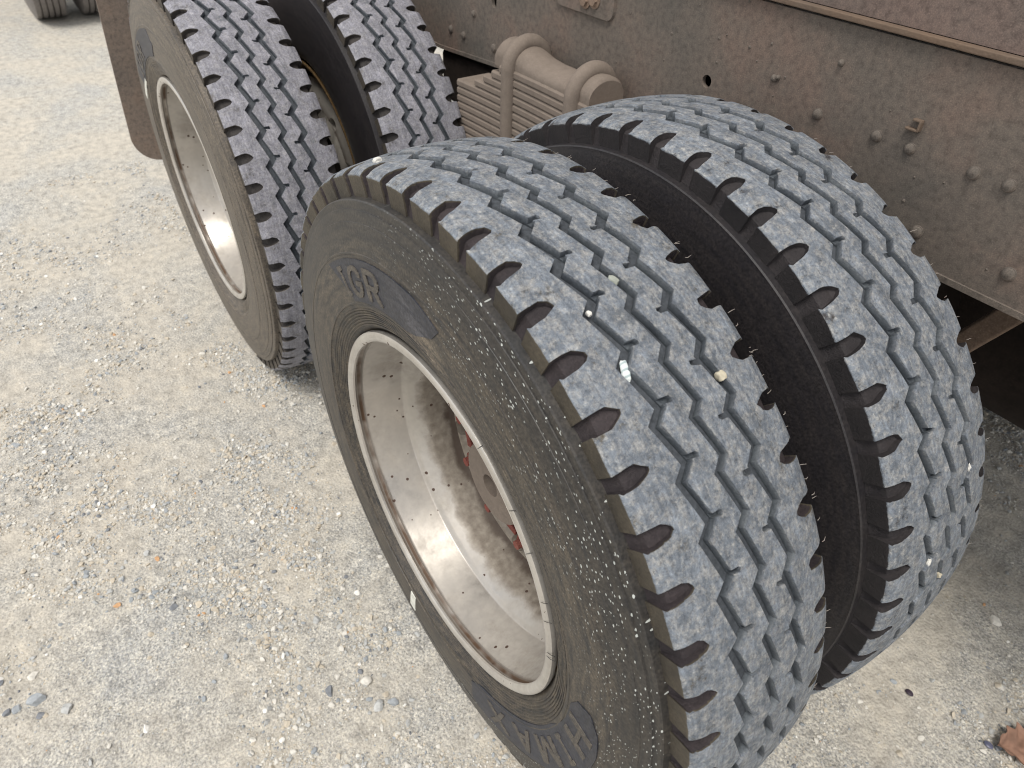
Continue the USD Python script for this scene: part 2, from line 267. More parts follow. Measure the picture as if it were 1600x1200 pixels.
def dirt_mat(name, a, b, c, sc=30.0, rough=0.85, bump=0.5, spec=0.2, specks=True, bd=0.0012):
    """caked road dirt on steel: three tones, fine pale grit"""
    nodes = {
        'tc': ('texture_coordinate', {}),
        'n1': ('noise_texture', {'scale': sc * .12, 'detail': 5.0, 'roughness': 0.6}),
        'n2': ('noise_texture', {'scale': sc * 2.0, 'detail': 5.0, 'roughness': 0.7}),
        'n3': ('noise_texture', {'scale': sc * 11.0, 'detail': 3.0, 'roughness': 0.6}),
        'r1': ('rgb_ramp', {'ramp': [(0.32, a), (0.52, b), (0.70, c)]}),
        'r2': ('rgb_ramp', {'ramp': [(0.30, (.66, .66, .66)) if specks else (0.30, (.88, .88, .88)), (0.5, (1, 1, 1)), (0.72, (1.25, 1.22, 1.18)) if specks else (0.72, (1.08, 1.08, 1.08))]}),
        'r3': ('rgb_ramp', {'ramp': [(0.30, (.78, .78, .78)), (0.62, (1.05, 1.05, 1.05)), (0.72, (1.5, 1.45, 1.4))]}),
        'm1': ('mix', {'mix_type': 'multiply', 'fac': 1.0}), 'm2': ('mix', {'mix_type': 'multiply', 'fac': 1.0 if specks else 0.4}),
        'bh': ('math', {'math_type': 'multiply_add', 'value2': 1.5}),
        'b': ('bump', {'strength': bump, 'distance': bd}),
        'p': ('principled_bsdf', {'roughness': rough, 'specular_ior_level': spec}),
    }
    return mat(name, nodes, [('tc.object', 'n1.vector'), ('tc.object', 'n2.vector'), ('tc.object', 'n3.vector'), ('n1.fac', 'r1.fac'), ('n2.fac', 'r2.fac'), ('n3.fac', 'r3.fac'),
        ('r1.color', 'm1.color1'), ('r2.color', 'm1.color2'), ('m1.color', 'm2.color1'), ('r3.color', 'm2.color2'), ('m2.color', 'p.base_color'),
        ('n2.fac', 'bh.value1'), ('n3.fac', 'bh.value3'), ('bh.value', 'b.height'), ('b.normal', 'p.normal')])

M_frame = dirt_mat('frame_caked_dust', C(.104, .095, .084), C(.136, .115, .098), C(.168, .124, .102), sc=45.0, bump=.3)
M_upper = dirt_mat('upper_panel_dust', C(.124, .104, .092), C(.152, .116, .101), C(.172, .122, .104), sc=45.0, bump=.3)
M_strip = dirt_mat('rusty_edge_dust', C(.140, .098, .070), C(.125, .094, .072), C(.150, .104, .074), specks=False)
M_spring = dirt_mat('spring_thick_dust', C(.160, .132, .110), C(.178, .147, .122), C(.192, .158, .132), specks=False, bump=.25)
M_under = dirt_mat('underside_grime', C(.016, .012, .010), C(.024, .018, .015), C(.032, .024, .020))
M_bracket = dirt_mat('underside_bracket_dust', C(.17, .12, .09), C(.20, .145, .11), C(.22, .16, .12))
M_flap = dirt_mat('mud_flap_rubber', C(.150, .127, .110), C(.180, .145, .120), C(.230, .160, .120), sc=45.0, rough=.7)
M_drum = dirt_mat('rusty_brown_drum', C(.09, .055, .025), C(.14, .09, .04), C(.18, .12, .06))
M_red = dirt_mat('faded_red_plastic', C(.15, .045, .036), C(.19, .06, .048), C(.24, .11, .085), bump=.2)
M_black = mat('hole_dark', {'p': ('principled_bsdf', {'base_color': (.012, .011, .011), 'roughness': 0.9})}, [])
M_hair = mat('rubber_whisker', {'p': ('principled_bsdf', {'base_color': (.30, .27, .24), 'roughness': 0.7})}, [])
M_hair_black = mat('rubber_whisker_black', {'p': ('principled_bsdf', {'base_color': (.015, .014, .014), 'roughness': 0.7})}, [])

def plain(name, col, rough=.7, var=.25, sc=60.0, spec=.3, bump=.4):
    return mat(name, {'tc': ('texture_coordinate', {}), 'n': ('noise_texture', {'scale': sc, 'detail': 4.0, 'roughness': .6}),
        'r': ('rgb_ramp', {'ramp': [(0.3, tuple(x * (1 - var) for x in col)), (0.7, tuple(min(1, x * (1 + var)) for x in col))]}),
        'b': ('bump', {'strength': bump, 'distance': 0.001}),
        'p': ('principled_bsdf', {'roughness': rough, 'specular_ior_level': spec})},
        [('tc.object', 'n.vector'), ('n.fac', 'r.fac'), ('r.color', 'p.base_color'), ('n.fac', 'b.height'), ('b.normal', 'p.normal')])

GR = 1.0
stone_cols = {'stone_grey': C(.38, .385, .375), 'stone_blue_grey': C(.28, .30, .315), 'stone_pale': C(.55, .53, .48), 'stone_beige': C(.46, .41, .33), 'stone_dark': C(.17, .18, .195), 'stone_orange': C(.50, .30, .16), 'stone_white': C(.68, .67, .63)}
M_stone = {k: plain(k, v, sc=90.0) for k, v in stone_cols.items()}

M_ground = mat('gravel_ground', {
    'g': ('geometry', {}),
    'n1': ('noise_texture', {'scale': 2.6, 'detail': 6.0, 'roughness': 0.62, 'distortion': 0.4}),
    'n2': ('noise_texture', {'scale': 28.0, 'detail': 6.0, 'roughness': 0.68}),
    'n3': ('noise_texture', {'scale': 190.0, 'detail': 4.0, 'roughness': 0.65}),
    'v1': ('voronoi_texture', {'scale': 150.0}), 'v2': ('voronoi_texture', {'scale': 330.0}),
    'r1': ('rgb_ramp', {'ramp': [(0.34, (.385, .380, .362)), (0.47, (.418, .400, .362)), (0.58, (.446, .416, .360))]}),
    'r2': ('rgb_ramp', {'ramp': [(0.32, (.70, .70, .70)), (0.52, (1, 1, 1)), (0.70, (1.18, 1.16, 1.12))]}),
    'r3': ('rgb_ramp', {'ramp': [(0.30, (.55, .55, .55)), (0.50, (1, 1, 1)), (0.70, (1.35, 1.35, 1.32))]}),
    'sv': ('separate_color', {}), 'rv': ('rgb_ramp', {'ramp': [(0.0, (.55, .58, .62)), (0.3, (.85, .86, .88)), (0.65, (1.05, 1.04, 1.0)), (1.0, (1.4, 1.38, 1.32))]}),
    'mask': ('rgb_ramp', {'ramp': [(0.42, (.70, .70, .70)), (0.58, (.05, .05, .05))]}),
    'm1': ('mix', {'mix_type': 'multiply', 'fac': 1.0}), 'm2': ('mix', {'mix_type': 'multiply'}), 'm3': ('mix', {'mix_type': 'multiply'}), 'mk2': ('rgb_ramp', {'ramp': [(0.44, (1, 1, 1)), (0.60, (.35, .35, .35))]}),
    'inv': ('math', {'math_type': 'multiply', 'value2': -0.6}), 'bh': ('math', {'math_type': 'add'}),
    'b': ('bump', {'strength': 0.8, 'distance': 0.004}),
    'p': ('principled_bsdf', {'roughness': 0.9, 'specular_ior_level': 0.15}),
}, [('g.position', 'n1.vector'), ('g.position', 'n2.vector'), ('g.position', 'n3.vector'), ('g.position', 'v1.vector'), ('g.position', 'v2.vector'),
    ('n1.fac', 'r1.fac'), ('n2.fac', 'r2.fac'), ('n3.fac', 'r3.fac'), ('v2.color', 'sv.color'), ('sv.r', 'rv.fac'), ('n1.fac', 'mask.fac'),
    ('r1.color', 'm1.color1'), ('r2.color', 'm1.color2'), ('m1.color', 'm2.color1'), ('r3.color', 'm2.color2'), ('n1.fac', 'mk2.fac'), ('mk2.color', 'm2.fac'),
    ('mask.color', 'm3.fac'), ('m2.color', 'm3.color1'), ('rv.color', 'm3.color2'), ('m3.color', 'p.base_color'),
    ('v1.distance', 'inv.value1'), ('inv.value', 'bh.value1'), ('n3.fac', 'bh.value2'), ('bh.value', 'b.height'), ('b.normal', 'p.normal')])

# ------------------------------------------------------------------ ground
def axis(lo, hi, step, far):
    a = list(np.arange(lo, hi, step)); s = step
    while a[-1] < far: s *= 1.22; a.append(a[-1] + s)
    s = step
    while a[0] > -far: s *= 1.22; a.insert(0, a[0] - s)
    return np.array(a)
def ground_z(x, y):
    p = np.stack([x, y, np.zeros_like(x)], -1)
    z = .022 * (fbm(p * 1.6, 3, 11) - .5) + .007 * (fbm(p * 9, 4, 12) - .5) + .006 * np.maximum(fbm(p * 45, 3, 13) - .48, 0)
    near = np.exp(-((x * .0 + np.minimum(np.abs(x), np.abs(x - L))) ** 2) / .09) * np.exp(-np.maximum(np.abs(y + .17) - .33, 0) ** 2 / .02)
    return z * (1 - .85 * near)
gx, gy = axis(-1.1, 2.9, .0075, 150), axis(-1.9, 1.15, .0075, 150)
X, Y = np.meshgrid(gx, gy, indexing='ij')
Z = ground_z(X, Y); Z[(np.abs(X) > 12) | (np.abs(Y) > 12)] = 0
nx, ny = X.shape; ii = np.arange(nx * ny).reshape(nx, ny)
quad = np.stack([ii[:-1, :-1], ii[1:, :-1], ii[1:, 1:], ii[:-1, 1:]], -1).reshape(-1, 4)
g = obj('ground', (np.stack([X, Y, Z], -1).reshape(-1, 3), quad), M_ground, smooth=True)
tag(g.GetPrim(), 'pale beige gravel yard with dusty patches', 'ground', kind='structure')

def stone_mesh(seed, sub=1, flat=.65):
    rng = np.random.default_rng(seed)
    m = trimesh.creation.icosphere(subdivisions=sub)
    v = m.vertices
    for _ in range(10):                              # knock flats off a ball: a crushed stone
        d = rng.normal(size=3); d /= np.linalg.norm(d); c = rng.uniform(.45, .8)
        k = v @ d; v = v - np.outer(np.maximum(k - c, 0), d)
    v = v * np.array([1, rng.uniform(.65, .95), rng.uniform(flat * .75, flat)])
    v = v * (1 + .10 * (fbm(v * 2.2 + seed, 2, seed) - .5))[:, None]
    return trimesh.Trimesh(v, m.faces, process=False)

# loose gravel nobody could count
def gravel():
    rng = np.random.default_rng(5)
    n = 900000
    x, y = rng.uniform(-1.05, 2.9, n), rng.uniform(-1.7, 1.1, n)
    patch = fbm(np.stack([x, y, 0 * x], -1) * 2.6 + 3.1, 4, 21)
    clump = fbm(np.stack([x, y, 0 * x], -1) * 14, 3, 22)
    keep = rng.uniform(size=n) < np.clip((patch - .42) * 5.0, .03, .8) * np.clip((clump - .34) * 3.2, .08, 1) * np.where(x > 1.4, .5, 1)
    keep &= ~((y < -.12) & (x > -.36) & (y > -1.25)) & ~((y < .02) & (x > 1.5))
    x, y = x[keep], y[keep]; n = len(x)
    size = .0017 * (1 + rng.pareto(2.3, n)); size = np.clip(size, .0017, .0085)
    z = ground_z(x, y) + size * .22
    inst = UsdGeom.PointInstancer.Define(stage, '/World/gravel')
    names = ['stone_grey', 'stone_blue_grey', 'stone_pale', 'stone_beige', 'stone_grey', 'stone_pale', 'stone_dark', 'stone_white', 'stone_beige', 'stone_orange']
    wts = np.array([.23, .10, .20, .2, .08, .08, .035, .03, .042, .003])
    paths = []
    for k, nm in enumerate(names):
        pm = obj('grain', stone_mesh(100 + k, 1), M_stone[nm], parent='/World/gravel', smooth=False)
        paths.append(pm.GetPath())
    inst.CreatePrototypesRel().SetTargets(paths)
    inst.CreateProtoIndicesAttr(Vt.IntArray.FromNumpy(rng.choice(len(names), n, p=wts / wts.sum()).astype(np.int32)))
    inst.CreatePositionsAttr(Vt.Vec3fArray.FromNumpy(np.stack([x, y, z], 1).astype(np.float32)))
    inst.CreateScalesAttr(Vt.Vec3fArray.FromNumpy(np.repeat(size[:, None], 3, 1).astype(np.float32)))
    a = rng.uniform(0, 2 * np.pi, n); t = rng.normal(0, .25, (n, 2))
    q = np.stack([np.cos(a / 2), t[:, 0], t[:, 1], np.sin(a / 2)], 1); q /= np.linalg.norm(q, axis=1, keepdims=True)
    inst.CreateOrientationsAttr(Vt.QuathArray([Gf.Quath(float(w), float(i), float(j), float(k)) for w, i, j, k in q]))
    tag(inst.GetPrim(), 'fine loose gravel scattered over the dusty yard', 'gravel', kind='stuff')
gravel()

# ------------------------------------------------------------------ tyres
RS, CR, HW, NP, DY = 0.5215, 0.009, 0.1085, 56, -0.0095
DEPTH = 0.0108
def crown(q): return RS + CR * (1 - np.minimum((q / .106) ** 2, 1.2))

def pitch_angles(seed, phase):
    """angle in degrees of every pitch, repeats varied a little as tyre makers do, starting at the contact patch"""
    rng = np.random.default_rng(seed)
    w = rng.choice([.95, 1.0, 1.05], NP); w = w / w.sum() * 360
    a = np.concatenate([[0], np.cumsum(w)])
    a0 = phase - 360 * math.floor((phase + 90) / 360) 
    k = math.ceil((-90 - phase) / (360 / NP)) ; start = phase + k * 360 / NP      # first pitch after the lowest point
    j = int(round((100 - start) / (360 / NP)))                                     # pin the pitch that is near the top
    return start + a - (a[j] - j * 360 / NP)

def zig(u_r, q_r, u_l, q_l):
    return [(k + u, q) for k in range(NP) for u, q in sorted(((u_r, q_r), (u_l, q_l)))]

def rib_poly(upper, lower, u_end=NP):
    """polygon between two lines given as lists of (u, q)"""
    return np.array([(q, u) for u, q in upper] + [(q, u) for u, q in lower[::-1]])

UC2 = 0.60                      # the pattern maps onto itself under u -> UC2 - u, q -> -q
def flip(line): return sorted([((UC2 - u) + NP - 1, -q) for u, q in line])

G1L = zig(0.0, .043, .21, .057); G1R = zig(.04, .0285, .29, .0435)
G2L = zig(.17, -.0005, .385, .0130)
G2R = flip(G2L); G3L = flip(G1R); G3R = flip(G1L)
US = 2 * math.pi * 0.527 / NP    # metres per pitch, used only while shapes are cut flat

def make_tyre(parent, seed, phase, mt_tread, mt_side_out, mt_side_in, detail=.0055, wear_noise=.0006):
    rng = np.random.default_rng(seed)
    ang = pitch_angles(seed, phase)
    def warp(p):
        """flat (q, s, h) to the round tyre"""
        q, u, h = p[:, 0], p[:, 1] / US, p[:, 2]
        th = np.radians(np.interp(u, np.arange(-1, NP + 2), np.concatenate([[2 * ang[0] - ang[1]], ang, [2 * ang[-1] - ang[-2]]])))
        h = h + wear_noise * 2 * (fbm(np.stack([np.cos(th) * 14, np.sin(th) * 14, q * 30], -1), 3, seed) - .5)
        e = np.maximum(np.abs(q) - .085, 0) / .0235
        y = q - np.sign(q) * e * np.maximum(-h, 0) * .06
        r = crown(q) + h - .0050 * np.clip((np.abs(q) - .092) / .0165, 0, 1) ** 2.2 * np.clip(1 + h / .014, 0, 1)
        return np.stack([r * np.cos(th), y + DY, r * np.sin(th)], 1)
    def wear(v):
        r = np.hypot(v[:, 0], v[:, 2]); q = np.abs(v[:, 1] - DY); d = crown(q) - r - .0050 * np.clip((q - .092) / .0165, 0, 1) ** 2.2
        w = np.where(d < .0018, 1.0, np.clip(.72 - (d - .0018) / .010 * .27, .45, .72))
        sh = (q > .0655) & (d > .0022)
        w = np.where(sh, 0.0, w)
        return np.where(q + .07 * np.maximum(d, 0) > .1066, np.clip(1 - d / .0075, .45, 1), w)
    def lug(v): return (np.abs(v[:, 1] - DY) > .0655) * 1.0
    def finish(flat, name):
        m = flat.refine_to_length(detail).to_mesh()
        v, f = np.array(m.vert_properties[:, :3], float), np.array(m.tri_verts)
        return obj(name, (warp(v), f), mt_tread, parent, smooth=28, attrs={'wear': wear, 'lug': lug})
    def scaled(poly): return np.array([(q, u * US) for q, u in poly])
    def extr(poly, h0, h1): return CrossSection([scaled(poly)], m3.FillRule.NonZero).extrude(h1 - h0).translate([0, 0, h0])
    # shoulder rib, cut by the lug pockets
    def shoulder(sign):
        edge = [(0.0, HW), (NP, HW)]
        rib = extr(rib_poly(edge, G1L), -.036, 0)
        prof = CrossSection([np.array([(.0715, .004), (.0745, -.0065), (.080, -.0090), (.0950, -.0108), (.0985, -.0130), (.1030, -.0270), (.1058, -.0345), (.14, -.0345), (.14, .004)])], m3.FillRule.NonZero)
        trough = prof.extrude(NP * US + .4).warp_batch(lambda p: np.stack([p[:, 0], NP * US + .2 - p[:, 2], p[:, 1]], 1))
        cuts = []
        for k in range(NP + 1):
            j = rng.normal(0, .010, 12)
            pl = [(.14, -.33), (.1085, -.345 + j[0]), (.096, -.36 + j[1]), (.0865, -.355 + j[2]), (.0800 + .1 * j[3], -.30), (.0752 + .1 * j[4], -.225 + j[5]), (.0748, -.165), (.0790 + .1 * j[9], -.105 + j[6]), (.090, -.04 + j[7]), (.1060, .0 + j[8]), (.1085, -.04), (.14, -.10)]
            cuts.append(extr([(q, k + u) for q, u in pl], -.06, .01))
        cut = Manifold.batch_boolean(cuts, m3.OpType.Add) ^ trough
        return rib - cut
    def mirror(mm): return mm.warp_batch(lambda p: np.stack([-p[:, 0], (NP - 1 + UC2) * US - p[:, 1], p[:, 2]], 1))
    s1 = shoulder(1)
    finish(s1, 'shoulder_rib')
    def centre_rib(polyA):
        rib = extr(polyA, -.016, 0); cuts = []
        for k in range(NP + 1):
            j = rng.normal(0, .012, 4)
            pl = [(.050, -.135), (.0335, -.10 + j[0]), (.0215 + .1 * j[1], -.085 + j[2]), (.0195, -.03), (.0205, .02), (.034, -.005 + j[3]), (.050, -.05)]
            cuts.append(extr([(q, k + u) for q, u in pl], -.0085, .01))
        return rib - Manifold.batch_boolean(cuts, m3.OpType.Add)
    r2 = centre_rib(rib_poly(G1R, G2L))
    finish(r2, 'tread_rib')
    finish(mirror(centre_rib(rib_poly(G1R, G2L))), 'tread_rib')
    finish(mirror(shoulder(-1)), 'shoulder_rib')
    # casing under the tread and both sidewalls
    ys = np.linspace(-.090, .090, 25)
    floor = [(y, float(crown(y)) - DEPTH) for y in ys]
    side = [(.0935, .500), (.0980, .4885), (.1145, .4870), (.1162, .4853), (.1166, .4825), (.1166, .4765), (.1172, .4748), (.1186, .4745), (.1196, .468), (.1204, .4592), (.1212, .4588), (.1232, .440), (.1242, .4195), (.1249, .4188), (.1250, .4165), (.1244, .4158), (.1250, .395), (.1247, .365), (.1240, .3475), (.1247, .3465), (.1245, .3445), (.1232, .3440), (.1215, .340)]
    plain_side = [(.0935, .500), (.0980, .4885), (.1145, .4870), (.1162, .4853), (.1168, .480), (.1186, .4745), (.1205, .459), (.1232, .440), (.1248, .418), (.1250, .395), (.1247, .365), (.1240, .346), (.1200, .330), (.1120, .312), (.1035, .3015), (.100, .299), (.090, .2925)]
    r = .338; y = .1205
    for k in range(7):
        side += [(y, r), (y + .0009, r - .0007), (y + .0008, r - .0024), (y - .0006, r - .0031)]; y -= .0014; r -= .0043
    side += [(.1085, .3045), (.1035, .3015), (.100, .299), (.090, .2925)]
    def pull(y, r):
        t = min(max((r - .395) / .09, 0), 1); return y - .0040 * t * t * (3 - 2 * t) * min(max((y - .0935) / .01, 0), 1)
    def wall(s):
        return [(s * pull(y, r) + DY * .4 - (.0015 if s > 0 else 0), r) for y, r in (side if s > 0 and mt_side_out is not M_side_dark else plain_side)]
    obj('casing', join([revolve_open([(q + DY, r) for q, r in floor[::1]][::-1], 240)]), M_tread_floor, parent, smooth=True)
    fo = [(floor[-1][0] + DY, floor[-1][1])]
    obj('sidewall', revolve_open((fo + wall(1))[::-1], 320), mt_side_out, parent, smooth=30)
    obj('sidewall', revolve_open([(floor[0][0] + DY, floor[0][1])] + wall(-1), 240), mt_side_in, parent, smooth=30)
    return ang

M_tread_floor = plain('groove_floor_rubber', C(.052, .059, .068), sc=200.0, var=.35)

def whiskers(parent, seed, n, side, mat_, ang=(60, 200), name='rubber_whiskers'):
    rng = np.random.default_rng(seed); parts = []
    for k in range(n):
        t = math.radians(rng.uniform(*ang)); q = side * (HW - rng.uniform(0, .001)); r = float(crown(q)) - rng.uniform(.001, .012)
        ln = rng.uniform(.004, .010); b = rng.normal(0, .35, 2)
        p0 = np.array([r * math.cos(t), q + DY, r * math.sin(t)])
        d = np.array([b[0] * .5, side * 1.0, b[1] * .5]); d /= np.linalg.norm(d)
        parts.append(tube([p0, p0 + d * ln * .5 + rng.normal(0, .0005, 3), p0 + d * ln + rng.normal(0, .001, 3)], [.00035, .0003, .0002], 4))
    w = obj(name, join(parts), mat_, parent); tag(w.GetPrim(), kind='stuff')

# ------------------------------------------------------------------ rims
def make_rim(parent, flip_y=False, hub=True):
    s = -1 if flip_y else 1
    front = [(.0960, .2960), (.1000, .2990), (.1045, .3002), (.1085, .2992), (.1108, .2962), (.1112, .2918), (.1098, .2868), (.1070, .2838), (.1035, .2836), (.1010, .2870), (.0980, .2905), (.0940, .2910), (.0905, .2895), (.0885, .2845), (.0860, .2846), (.0200, .2742), (.0165, .2722), (.0135, .2672), (.0090, .2640), (-.0110, .2515), (-.0180, .2480), (-.0500, .2435), (-.0640, .2395), (-.0720, .2330), (-.0730, .2275), (-.0660, .2225), (-.0580, .2185), (-.0555, .2140), (-.0570, .2090), (-.0660, .2030), (-.0740, .1950), (-.0720, .1820), (-.0660, .1740), (-.0650, .1080)]
    back = [(-.0770, .1080), (-.0780, .1740), (-.0910, .1950), (-.0860, .2180), (-.0790, .2330), (-.0720, .2480), (-.0520, .2520), (-.0180, .2560), (.0060, .2720), (.0120, .2800), (.0780, .2960)]
    body = revolve_y([(s * y, r) for y, r in front + back], 200)
    holes = []
    for k in range(10):
        a = math.radians(18 + 36 * k)
        holes.append(Manifold.cylinder(.08, .019, .019, 24).rotate([90, 0, 0]).translate([.198 * math.cos(a), s * -.05 + .0 + (.0 if s > 0 else .08) , .198 * math.sin(a)]))
    body = body - Manifold.batch_boolean(holes, m3.OpType.Add)
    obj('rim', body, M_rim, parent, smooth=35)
    inner = [(-.050, .2535), (-.0900, .2850), (-.0980, .2880), (-.1060, .2930), (-.1070, .2990), (-.1020, .2992), (-.0960, .2935), (-.0880, .2915), (-.0500, .2610)]
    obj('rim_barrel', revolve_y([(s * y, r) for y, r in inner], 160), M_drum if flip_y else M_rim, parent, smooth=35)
    if hub:
        hp = [(-.13, .02), (-.13, .1075), (-.062, .1075), (-.058, .104), (-.052, .085), (-.02, .080), (.0, .072), (.004, .02)]
        obj('hub', revolve_y(hp, 64), M_spring, parent, smooth=35)
        for k in range(10):
            a = math.radians(36 * k + 4)
            nut = Manifold.cylinder(.026, .0165, .0150, 6).rotate([90, 0, 0]) + Manifold.cylinder(.004, .022, .022, 20).rotate([90, 0, 0]) + Manifold.cylinder(.038, .0095, .0085, 12).rotate([90, 0, 0])
            # cylinder's axis now runs along -y; turn it to +y
            nut = nut.mirror([0, 1, 0]).rotate([0, 11 * k, 0]).translate([.150 * math.cos(a), -.0655, .150 * math.sin(a)])
            nn = obj('wheel_nut', nut, M_red, parent, smooth=30)
            b = math.radians(36 * k + 4 + 18)
            arm = rbox(.046, .006, .014, .002).rotate([0, -math.degrees(b) - 90, 0]).translate([.148 * math.cos(b), -.046, .148 * math.sin(b)])
            obj('nut_indicator', arm, M_red, parent, smooth=30)

# ------------------------------------------------------------------ lettering on a sidewall
def wall_y(r):
    return np.interp(r, [.30, .31, .325, .338, .348, .365, .395, .4158, .4195, .44, .459, .4745], [.103, .1105, .1165, .1215, .1240, .1247, .1250, .1246, .1239, .1217, .1182, .1145]) + DY * .4 - .0015

def bend(v, lift):
    """(angle in degrees, radius, height) to the outer sidewall"""
    a, r = np.radians(v[:, 0]), v[:, 1]
    return np.stack([r * np.cos(a), wall_y(r) + lift + v[:, 2], r * np.sin(a)], 1)

def wall_patch(parent, name, outline, mat_, thick=.0012):
    """outline: (angle deg, radius) polygon laid on the sidewall"""
    k = 260.0
    mm = CrossSection([np.array([(a / k, r) for a, r in outline])], m3.FillRule.NonZero).extrude(thick + .002).refine_to_length(.006).to_mesh()
    v = np.array(mm.vert_properties[:, :3], float); v[:, 0] *= k; v[:, 2] -= .002
    return obj(name, (bend(v, 0), np.array(mm.tri_verts)[:, ::-1]), mat_, parent, smooth=30)

def wall_letter(parent, ch, a_mid, r0, r1, w_deg, lift=.0011, mat_=None, name='letter', shear=0.0):
    t = meshkit.text_mesh(ch, 1.0, depth=.0035, bold=True)
    m = Manifold(MMesh(np.asarray(t.vertices, np.float32), np.asarray(t.faces, np.uint32)))
    if m.num_tri() == 0: mesh = (np.array(t.vertices), np.array(t.faces))
    else:
        q = m.refine_to_length(.12).to_mesh(); mesh = (np.array(q.vert_properties[:, :3], float), np.array(q.tri_verts))
    v, f = mesh; lo, hi = v.min(0), v.max(0)
    x = (v[:, 0] - lo[0]) / (hi[0] - lo[0]) - .5; yv = (v[:, 1] - lo[1]) / (hi[1] - lo[1])
    out = np.stack([a_mid + (x + shear * (yv - .5)) * w_deg, r0 + yv * (r1 - r0), v[:, 2] - .002], 1)
    return obj(name, (bend(out, lift), f[:, ::-1]), mat_ or M_letter, parent, smooth=20)

def arc(a0, a1, r, n=14): return [(a, r) for a in np.linspace(a0, a1, n)]

def lettering(parent):
    wall_patch(parent, 'lettering_panel', arc(51, 91, .411) + [(99, .401), (97, .380), (91, .356)] + arc(87, 60, .349)[0:], M_panel)
    wall_letter(parent, 'I', 58.0, .358, .402, 2.4, shear=-.8)
    wall_letter(parent, 'G', 65.0, .356, .402, 7.0)
    wall_letter(parent, 'R', 74.0, .356, .402, 7.0)
    pts = [(245.5, .342), (250, .352), (252, .405), (249, .411)] + arc(246, 192, .4115) + [(185, .410), (178, .403), (174, .388), (174.5, .364), (178, .352), (186, .350), (194, .345)] + arc(199, 243, .340)
    wall_patch(parent, 'lettering_panel', pts[::-1], M_panel)
    for ch, a, w in (('H', 186, 9), ('I', 197.5, 2.6), ('M', 209, 11), ('A', 223, 10), ('X', 237, 9.5)):
        wall_letter(parent, ch, a, .354, .399, w, shear=.15)
    wall_patch(parent, 'white_mark', [(283.6, .352), (286.4, .352), (285.4, .405), (282.8, .405)], M_white_mark, .0016)
M_white_mark = plain('white_paint_mark', C(.62, .62, .56), var=.15)

# ------------------------------------------------------------------ the truck
truck = thing('truck', (0, 0, H))
tag(truck.GetPrim(), 'dusty brown truck frame with bare rail, leaf spring and dual tyred rear wheels', 'truck')
T = str(truck.GetPath())

def wheel(x, y, kind, seed, phase, z=0.0):
    w = thing('wheel', (x, y, z), T); p = str(w.GetPath())
    if kind == 'near_outer':
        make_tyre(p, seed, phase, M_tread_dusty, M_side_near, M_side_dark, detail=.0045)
        make_rim(p); lettering(p)
        blk = []; rr_ = np.random.default_rng(41)
        for k in range(7):
            t = math.radians(rr_.uniform(85, 178)); d = rr_.uniform(.003, .007); e = rr_.normal(0, .15)
            blk.append(tube([(r_ * math.cos(t + e * (.3035 - r_) * 3), y_, r_ * math.sin(t + e * (.3035 - r_) * 3)) for r_, y_ in ((.3035, .1075), (.2985, .1105), (.2985 - d, .1120))], [.00045, .0004, .00025], 4))
        w_ = obj('rim_whiskers', join(blk), M_hair_black, p); tag(w_.GetPrim(), kind='stuff')
        whiskers(p, 3, 60, -1, M_hair, (70, 210)); pass
        tag(w.GetPrim(), 'nearest outer wheel with raised lettering and grit flecks on its sidewall')
    elif kind == 'far_outer':
        make_tyre(p, seed, phase, M_tread_far, M_side_far, M_side_dark, detail=.0065)
        make_rim(p)
        wall_patch(p, 'lettering_panel', arc(34, 84, .411) + [(88, .38), (84, .352)] + arc(80, 36, .349), M_panel)
        wall_letter(p, 'G', 50, .356, .402, 7.0); wall_letter(p, 'R', 59.5, .356, .402, 7.0); wall_letter(p, 'I', 43, .358, .402, 2.4)
        wall_patch(p, 'white_mark', [(27, .362), (41, .346), (42, .356), (28, .374)], M_white_mark, .0016)
        tag(w.GetPrim(), 'far outer wheel beside the mud flap')
    else:
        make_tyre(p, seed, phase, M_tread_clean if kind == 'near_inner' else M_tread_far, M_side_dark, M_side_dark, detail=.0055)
        make_rim(p, flip_y=True, hub=False)
        if kind == 'near_inner': whiskers(p, 7, 40, -1, M_hair, (100, 200)); pass
        tag(w.GetPrim(), {'near_inner': 'inner wheel of the nearest pair, clean black sidewall', 'far_inner': 'inner wheel of the far pair'}[kind])
    return w
wheel(0, 0, 'near_outer', 1, 87.5)
wheel(0, -D, 'near_inner', 2, 105.3)
wheel(L, -.027, 'far_outer', 3, 118.2, -.0157)
wheel(L, -.027 - D, 'far_inner', 4, 120.3, -.0157)

def opposite_wheel(x, y):
    w = thing('wheel', (x, y, 0), T); p = str(w.GetPath())
    prof = [(-.10, .30), (-.123, .35), (-.125, .40), (-.115, .485), (-.104, .520), (0, .530), (.104, .520), (.115, .485), (.125, .40), (.123, .35), (.10, .30)]
    obj('tyre', revolve_open(prof, 96), M_side_dark, p, smooth=30)
    obj('rim', revolve_open([(.10, .30), (.06, .285), (.0, .25), (-.06, .25), (-.10, .30)], 64), M_drum, p, smooth=30)
    tag(w.GetPrim(), 'wheel on the shaded opposite side under the frame')
for x in (0, L):
    opposite_wheel(x, -1.80)

